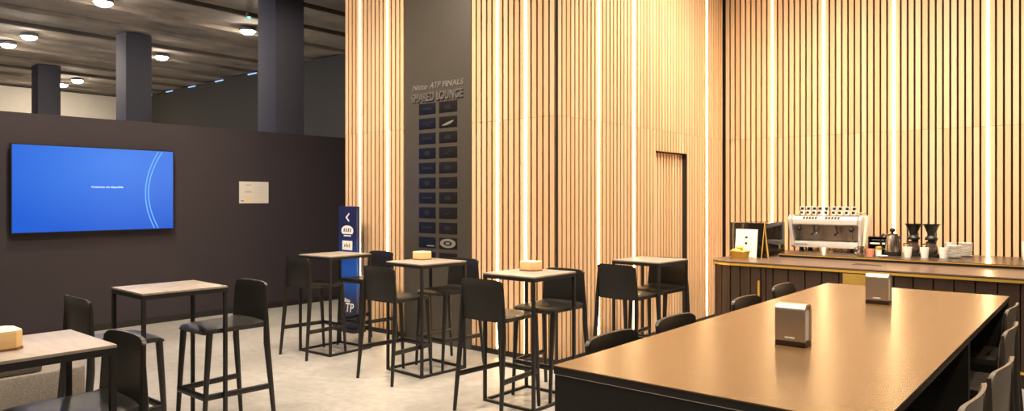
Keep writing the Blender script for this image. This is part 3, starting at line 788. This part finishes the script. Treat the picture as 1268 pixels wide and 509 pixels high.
# espresso machine
MX, MY = -2.635, 9.05
t = thing('espresso_machine', 'two-group white and steel espresso machine with cups on top', 'espresso machine', (MX, MY, ZS))
def trap(x0b, x1b, x0t, x1t, y0b, y1b, y0t, y1t, z0, z1, m=None, B=None):
    B = B or MB(); B.hexa([(x0b, y0b, z0), (x1b, y0b, z0), (x1b, y1b, z0), (x0b, y1b, z0)], [(x0t, y0t, z1), (x1t, y0t, z1), (x1t, y1t, z1), (x0t, y1t, z1)], m); return B
for s in (-1, 1):
    o = [(0.02, 0.045), (0.46, 0.045), (0.46, 0.40), (0.40, 0.445), (-0.01, 0.445), (-0.06, 0.40), (-0.055, 0.36), (0.0, 0.12), (0.0, 0.07)]
    b = MB(); ring = []
    for off in (0.0, 0.035):
        ring.append([(s * (0.368 + off + 0.022 * (z - 0.04) / 0.4), yy, z) for yy, z in o])
    b.loft(ring); b.build('side_panel', M['enamel'], t, bevel=0.004)
b = MB(); b.box(-0.366, 0.366, 0.0, 0.45, 0.05, 0.125); bp = b.build('base', M['enamel'], t, bevel=0.008)
b = MB()
for k in range(8): b.box(-0.345 + k * 0.018, -0.333 + k * 0.018, -0.0015, 0.001, 0.078, 0.096 - 0.004 * (k % 2))
b.build('brand_mark', M['boardtxt2'], bp)
b = MB(); b.box(-0.36, 0.36, 0.21, 0.44, 0.125, 0.33); b.build('backsplash', M['satin'], t)
b = MB(); b.prism([(0.44, 0.32), (0.44, 0.435), (0.0, 0.435), (-0.045, 0.395), (-0.042, 0.335), (-0.03, 0.325)], -0.372, 0.372, axis='x'); cw = b.build('cowl', M['enamel'], t, bevel=0.005)
b = MB()
for x0 in (-0.16, 0.10):
    for k in range(5): b.hexa([(x0 - 0.09 + k * 0.035, -0.0425, 0.3985), (x0 - 0.065 + k * 0.035, -0.0425, 0.3985), (x0 - 0.065 + k * 0.035, -0.038, 0.397), (x0 - 0.09 + k * 0.035, -0.038, 0.397)],
                              [(x0 - 0.09 + k * 0.035, -0.012, 0.427), (x0 - 0.065 + k * 0.035, -0.012, 0.427), (x0 - 0.065 + k * 0.035, -0.008, 0.424), (x0 - 0.09 + k * 0.035, -0.008, 0.424)])
b.build('buttons', M['base'], cw)
b = MB(); b.box(-0.37, 0.37, 0.02, 0.44, 0.4352, 0.446)
for s in (-1, 1): b.tube([(s * 0.36, 0.02, 0.47), (s * 0.36, 0.43, 0.47)], 0.005)
b.tube([(-0.36, 0.43, 0.47), (0.36, 0.43, 0.47)], 0.005)
b.build('cup_rail', M['steel'], t)
for gx in (-0.14, 0.13):
    b = MB(); b.lathe([(0.032, 0.245), (0.04, 0.25), (0.04, 0.285), (0.045, 0.29), (0.045, 0.33)], n=18, c=(gx, 0.12, 0)); g = b.build('group_head', M['steel'], t)
    b = MB(); b.lathe([(0.03, 0.215), (0.033, 0.22), (0.033, 0.246)], n=18, c=(gx, 0.12, 0)); pf = b.build('portafilter', M['steel'], t)
    b = MB(); b.tube([(gx, 0.09, 0.232), (gx, 0.0, 0.222), (gx, -0.05, 0.212)], [0.009, 0.013, 0.012]); b.build('handle', M['base'], pf)
for s in (-1, 1):
    b = MB(); b.tube([(s * 0.30, 0.05, 0.33), (s * 0.30, 0.03, 0.26), (s * 0.305, 0.02, 0.155)], [0.007, 0.006, 0.005]); sw = b.build('steam_wand', M['steel'], t)
    b = MB(); b.ellipsoid((s * 0.30, -0.005, 0.275), 0.03, 0.03, 0.028); b.bar((s * 0.30, -0.005, 0.275), (s * 0.335, -0.02, 0.29), 0.012, 0.02); b.build('knob', M['base'], sw)
b = MB(); b.box(-0.34, 0.34, 0.012, 0.205, 0.1255, 0.136)
for k in range(22): b.box(-0.325 + k * 0.03, -0.308 + k * 0.03, 0.02, 0.195, 0.136, 0.139)
b.build('drip_grid', M['steel'], t)
for sx in (-1, 1):
    for y in (0.07, 0.38):
        b = MB(); b.lathe([(0.030, 0), (0.030, 0.012), (0.02, 0.018), (0.02, 0.052)], n=16, c=(sx * 0.29, y, 0)); b.build('foot', M['base'], t)
b = MB(); b.lathe([(0.01, 0.0005), (0.028, 0.001), (0.032, 0.018), (0.028, 0.018), (0.025, 0.004), (0.01, 0.003)], n=18)
tag(b.build('brass_dish', M['brass'], None, loc=(MX + 0.06, MY + 0.02, ZS)), 'tiny brass dish on the shelf under the espresso machine', 'dish')
# espresso cups: upper cup stands in the lower
def make_cup():
    t = thing('espresso_cup', 'cup', 'cup')
    b = MB(); b.lathe([(0.012, 0.004), (0.020, 0.0), (0.022, 0.004), (0.031, 0.03), (0.034, 0.056), (0.031, 0.056), (0.028, 0.03), (0.018, 0.008), (0.005, 0.007)], n=20); b.build('cup', M['china'], t)
    b = MB(); b.tube([(0, 0.030, 0.044), (0, 0.046, 0.042), (0, 0.048, 0.026), (0, 0.0275, 0.018)], 0.004, n=8); b.build('handle', M['china'], t)
    b = MB()
    rr = lambda z: 0.0335 + (z - 0.03) * 0.115
    o = []
    for z in (0.014, 0.030, 0.044):
        R0 = 0.0275 + (z - 0.014) * 0.24 if z < 0.03 else rr(z) - 0.001
        o.append([(R0 * math.sin(a), -R0 * math.cos(a), z) for a in (-0.55, 0, 0.55)] + [((R0 - 0.003) * math.sin(a), -(R0 - 0.003) * math.cos(a), z) for a in (0.55, 0, -0.55)])
    b.loft(o); b.build('printed_mark', M['base'], t)
    return t
cp = make_cup(); first = True
cupx = [-0.295, -0.225, -0.155, -0.085, -0.010, 0.075, 0.150, 0.225, 0.300]
for i, cx in enumerate(cupx):
    for lv in (0, 1):
        lab = '%s espresso cup from the left on the machine, %s row' % (ORD[i], ('lower', 'upper')[lv])
        place(cp, not first, (MX + cx, MY + 0.10, ZS + 0.4465 + lv * 0.050), (0.2 if lv else -0.15) + (i % 3) * 0.1, lab, 'white espresso cups stacked on the espresso machine'); first = False

def cupmb(r0, r1, h, th=0.003, n=24):
    return MB().lathe([(0.004, 0.0035), (r0 - th, 0.004), (r1 - th, h), (r1 + 0.002, h), (r1 + 0.002, h - 0.004), (r0, 0.0), (0.004, 0.0)], n=n)
t = thing('steel_pitcher', 'small steel milk pitcher right of the espresso machine', 'pitcher', (-2.13, 8.64, ZS))
b = MB(); b.lathe([(0.005, 0.0), (0.038, 0.0), (0.041, 0.01), (0.041, 0.05), (0.033, 0.10), (0.035, 0.115), (0.032, 0.115), (0.030, 0.10), (0.036, 0.05), (0.005, 0.006)]); b.build('body', M['steel'], t)
b = MB(); b.tube([(-0.034, 0, 0.10), (-0.065, 0, 0.095), (-0.068, 0, 0.04), (-0.04, 0, 0.03)], 0.005, n=8); b.build('handle', M['steel'], t)
t = thing('salmon_pot', 'salmon pink pot beside the steel milk pitcher', 'pot', (-2.05, 8.70, ZS))
cupmb(0.036, 0.043, 0.085).build('pot', M['pink'], t)
b = MB(); b.lathe([(0.004, 0.070), (0.0385, 0.070), (0.0385, 0.076), (0.004, 0.078)], n=20); b.build('contents', M['darkwood'], t)
t = thing('condiment_holder', 'black open condiment holder behind the salmon pot', 'holder', (-2.07, 9.20, ZS))
b = MB(); b.box(-0.10, 0.10, -0.08, 0.08, 0, 0.012); b.box(-0.10, -0.088, -0.08, 0.08, 0.012, 0.19); b.box(0.088, 0.10, -0.08, 0.08, 0.012, 0.19); b.box(-0.088, 0.088, 0.068, 0.08, 0.012, 0.19); b.box(-0.10, 0.10, -0.08, 0.08, 0.10, 0.115); b.box(-0.10, 0.10, -0.08, 0.08, 0.19, 0.202)
b.build('frame', M['gloss'], t, bevel=0.002)
b = MB(); b.box(-0.08, 0.08, -0.07, 0.05, 0.1155, 0.13); b.box(-0.07, 0.07, -0.06, 0.05, 0.16, 0.165); b.build('sachets', M['papercup'], t)
t = thing('sugar_jar', 'small brass-lidded glass jar left of the kettle', 'jar', (-1.99, 8.82, ZS))
b = MB(); b.lathe([(0.005, 0), (0.030, 0), (0.032, 0.01), (0.032, 0.07), (0.005, 0.072)]); b.build('jar', M['papercup'], t)
b = MB(); b.lathe([(0.005, 0.072), (0.033, 0.072), (0.033, 0.10), (0.02, 0.108), (0.004, 0.108)]); b.build('lid', M['brass'], t)
b = MB(); b.lathe([(0.005, 0.0), (0.028, 0.0), (0.058, 0.012), (0.056, 0.014), (0.028, 0.004), (0.005, 0.004)])
tag(b.build('saucer', M['china'], None, loc=(-1.93, 8.72, ZS)), 'white saucer in front of the kettle', 'saucer')
# kettle
t = thing('electric_kettle', 'steel electric kettle with black base, handle and lid knob', 'kettle', (-1.885, 9.00, ZS))
b = MB(); b.lathe([(0.01, 0), (0.088, 0), (0.090, 0.02), (0.085, 0.045), (0.01, 0.045)]); b.build('base', M['plastic'], t)
b = MB(); b.lathe([(0.01, 0.046), (0.082, 0.046), (0.083, 0.06), (0.075, 0.14), (0.060, 0.22), (0.057, 0.228), (0.01, 0.229)], n=32); b.prism([(0.045, -0.018), (0.085, 0.0), (0.045, 0.018)], 0.185, 0.225); b.build('body', M['steel'], t)
b = MB(); b.lathe([(0.01, 0.2292), (0.055, 0.2292), (0.05, 0.242), (0.02, 0.25), (0.012, 0.255), (0.012, 0.262), (0.026, 0.272), (0.030, 0.29), (0.024, 0.308), (0.006, 0.316)]); b.build('lid', M['plastic'], t)
b = MB(); b.tube([(-0.055, 0, 0.225), (-0.095, 0, 0.235), (-0.118, 0, 0.21), (-0.122, 0, 0.15), (-0.115, 0, 0.08), (-0.08, 0, 0.06)], [0.012, 0.015, 0.015, 0.014, 0.013, 0.012]); b.build('handle', M['plastic'], t)
# filter coffee makers
def make_brewer():
    t = thing('coffee_brewer', 'brewer', 'coffee maker')
    b = MB(); b.prism(rrect(0.165, 0.20, 0.02), 0.0, 0.035); b.build('base', M['plastic'], t, bevel=0.004)
    b = MB(); b.box(-0.035, 0.035, 0.055, 0.095, 0.0352, 0.26); b.build('tower', M['plastic'], t, bevel=0.004)
    b = MB(); b.lathe([(0.01, 0.037), (0.055, 0.037), (0.066, 0.055), (0.066, 0.10), (0.050, 0.140), (0.048, 0.150), (0.045, 0.150), (0.047, 0.138), (0.062, 0.10), (0.062, 0.057), (0.052, 0.042), (0.01, 0.041)], c=(0, -0.02, 0)); cf = b.build('carafe', M['smoke'], t)
    b = MB(); b.lathe([(0.01, 0.043), (0.05, 0.043), (0.0605, 0.058), (0.0605, 0.085), (0.01, 0.086)], c=(0, -0.02, 0)); b.build('coffee', M['coffee'], cf)
    b = MB(); b.tube([(-0.048, -0.03, 0.142), (-0.092, -0.045, 0.135), (-0.094, -0.045, 0.08), (-0.066, -0.03, 0.062)], 0.008, n=8); b.build('handle', M['plastic'], cf)
    b = MB(); b.lathe([(0.01, 0.152), (0.052, 0.152), (0.052, 0.168), (0.01, 0.170)], c=(0, -0.02, 0)); b.build('carafe_lid', M['plastic'], cf)
    b = MB(); b.lathe([(0.01, 0.185), (0.062, 0.185), (0.066, 0.20), (0.060, 0.215), (0.040, 0.235), (0.042, 0.26), (0.075, 0.345), (0.080, 0.350), (0.076, 0.353), (0.07, 0.347), (0.01, 0.335)], c=(0, -0.01, 0)); b.build('filter_cone', M['plastic'], t)
    b = MB(); b.lathe([(0.01, 0.3535), (0.088, 0.3535), (0.090, 0.360), (0.085, 0.366), (0.01, 0.368)], c=(0, -0.01, 0)); b.build('cone_lid', M['gloss'], t)
    b = MB(); b.bar((0, 0.05, 0.20), (0, 0.08, 0.26), 0.05, 0.03); b.build('arm', M['plastic'], t)
    return t
br = make_brewer()
place(br, False, (-1.695, 9.12, ZS), 0.0, 'black filter coffee brewer nearer the kettle', 'filter coffee brewers')
place(br, True, (-1.515, 9.10, ZS), 0.12, 'black filter coffee brewer nearer the saucer stacks', 'filter coffee brewers')
# paper cups
pc = thing('paper_cup', 'cup', 'paper cup'); cupmb(0.033, 0.044, 0.115).build('cup', M['papercup'], pc)
for i, (x, y, dz, lab) in enumerate(((-1.70, 8.83, 0, 'white paper cup in front of left coffee brewer, sticks standing in it'), (-1.535, 8.83, 0, 'white paper cup between the two coffee brewers'),
                                  (-1.375, 8.93, 0, 'white paper cup just right of the coffee brewers, in front'), (-1.36, 9.19, 0, 'bottom paper cup of the little stack behind the saucers'), (-1.36, 9.19, 0.045, 'top paper cup of the little stack behind the saucers'),
                                  (-0.66, 9.25, 0, 'lowest paper cup of the stack cropped at right edge'), (-0.66, 9.25, 0.04, 'middle paper cup of the stack cropped at right edge'), (-0.66, 9.25, 0.08, 'top paper cup of the stack cropped at right edge'))):
    place(pc, i > 0, (x, y, ZS + dz), 0, lab, 'white paper cups on the counter')
for k in range(4):
    b = MB(); a = k * 1.6; b.bar((0.008 * math.cos(a), 0.008 * math.sin(a), 0.006), (0.032 * math.cos(a), 0.032 * math.sin(a), 0.130 + 0.004 * k), 0.006, 0.002)
    tag(b.build('stirrer', M['darkwood'], None, loc=(-1.70, 8.83, ZS)), 'brown wooden stirrer standing in the paper cup by left brewer', 'stirrer', 'stirrers in the paper cup')
# saucers in two stacks
b = MB(); b.lathe([(0.006, 0.003), (0.040, 0.0), (0.046, 0.002), (0.070, 0.012), (0.074, 0.0165), (0.070, 0.0175), (0.044, 0.007), (0.006, 0.006)], n=28)
sc = b.build('saucer', M['china'])
first = True
for sx, sy, cnt, w in ((-1.285, 9.02, 8, 'front'), (-1.225, 9.34, 9, 'rear')):
    for k in range(cnt):
        o = sc if first else sc.copy()
        if not first: COL.objects.link(o)
        first = False
        o.location = (sx + random.uniform(-0.003, 0.003), sy + random.uniform(-0.003, 0.003), ZS + 0.0005 + k * 0.0172); o.rotation_euler.z = random.uniform(0, 6)
        pos = 'topmost saucer' if k == cnt - 1 else 'bottom saucer' if k == 0 else '%s saucer from the bottom' % (ORD[k] if k < 12 else 'thirteenth')
        tag(o, 'white china, %s of the %s stack on the shelf' % (pos, w), 'saucer', 'white saucers stacked on the shelf')

# ------------------------------------------------------------------ light
def spot(x, y, z, tx, ty, tz, power, size=1.0, blend=0.6, color=(1, 0.82, 0.62), rad=0.12):
    l = bpy.data.lights.new('ceiling_or_added_spot', 'SPOT'); l.energy = power; l.spot_size = size; l.spot_blend = blend; l.color = color; l.shadow_soft_size = rad
    o = bpy.data.objects.new('ceiling_or_added_spot', l); COL.objects.link(o); o.location = (x, y, z)
    o.rotation_euler = (Vector((tx, ty, tz)) - Vector((x, y, z))).to_track_quat('-Z', 'Y').to_euler(); return o
WARM = (1.0, 0.83, 0.63)
for x, y in ((-1.2, 1.5), (-1.2, 5.0), (-3.2, 3.2), (-5.6, 3.6), (-5.6, 0.6), (-8.0, 3.0), (-2.6, 7.2), (0.6, 7.0), (-3.2, -0.6), (1.5, 2.5)):
    spot(x, y, 5.85, x, y, 0, 420, 2.0, 0.7, WARM, 0.16)
# wall washers
for x, y, tx, ty, tz, pw in ((-6.6, 2.6, -7.0, YA, 1.7, 480), (-4.9, 2.4, -4.9, YA, 1.7, 480), (-1.3, 6.2, XB, 6.6, 1.7, 430), (-1.2, 7.8, XB, 8.2, 1.7, 300),
                             (-3.0, 6.3, -3.0, YR, 1.7, 420), (-1.4, 6.3, -1.4, YR, 1.7, 430), (0.3, 6.3, 0.2, YR, 1.7, 430), (-7.2, 2.4, -9.7, 3.4, 2.1, 170), (-7.2, 5.4, -9.7, 5.8, 2.1, 160)):
    spot(x, y, 5.85, tx, ty, tz, pw, 1.35, 0.8, WARM, 0.2)
spot(-8.9, 5.2, 5.85, -12.4, 8.1, 3.6, 900, 0.9, 0.8, WARM, 0.2)  # extra spot added to brighten the nearest column
# added blue spot, aimed only at the far columns to tint their faces
spot(-18.5, -8.2, 4.5, -18.5, 7.75, 4.4, 2600, 0.9, 0.6, (0.35, 0.55, 1.0), 1.0)
for lx, ly in ((-16.9, 6.2), (-22.0, 6.2), (-16.9, 9.6), (-22.0, 9.7), (-28.8, 9.7), (-30.3, 9.7), (-23.6, 6.2), (-29.5, 4), (-11.0, 11.0), (-24, 1), (-18, 1), (-13, 2)):
    spot(lx, ly, 5.85, lx, ly, 0, 950, 1.6, 0.5, (1, 0.86, 0.68), 0.2)

w = bpy.data.worlds.new('world'); scene.world = w; w.use_nodes = True
w.node_tree.nodes['Background'].inputs[0].default_value = (1.0, 0.85, 0.7, 1)
w.node_tree.nodes['Background'].inputs[1].default_value = 0.08

# ------------------------------------------------------------------ camera
cam = bpy.data.cameras.new('camera'); co = bpy.data.objects.new('camera', cam); COL.objects.link(co)
co.location = (0, 0, 1.66); co.rotation_euler = (PI / 2, 0, math.radians(40))
cam.sensor_width = 36; cam.sensor_fit = 'HORIZONTAL'; cam.lens = 880 / 1268 * 36; cam.shift_y = -9 / 1268
cam.clip_start = 0.05; cam.clip_end = 100
scene.camera = co
scene.view_settings.view_transform = 'Standard'; scene.view_settings.look = 'None'
scene.view_settings.exposure = 0.5; scene.view_settings.gamma = 1.0
scene.view_settings.use_curve_mapping = False
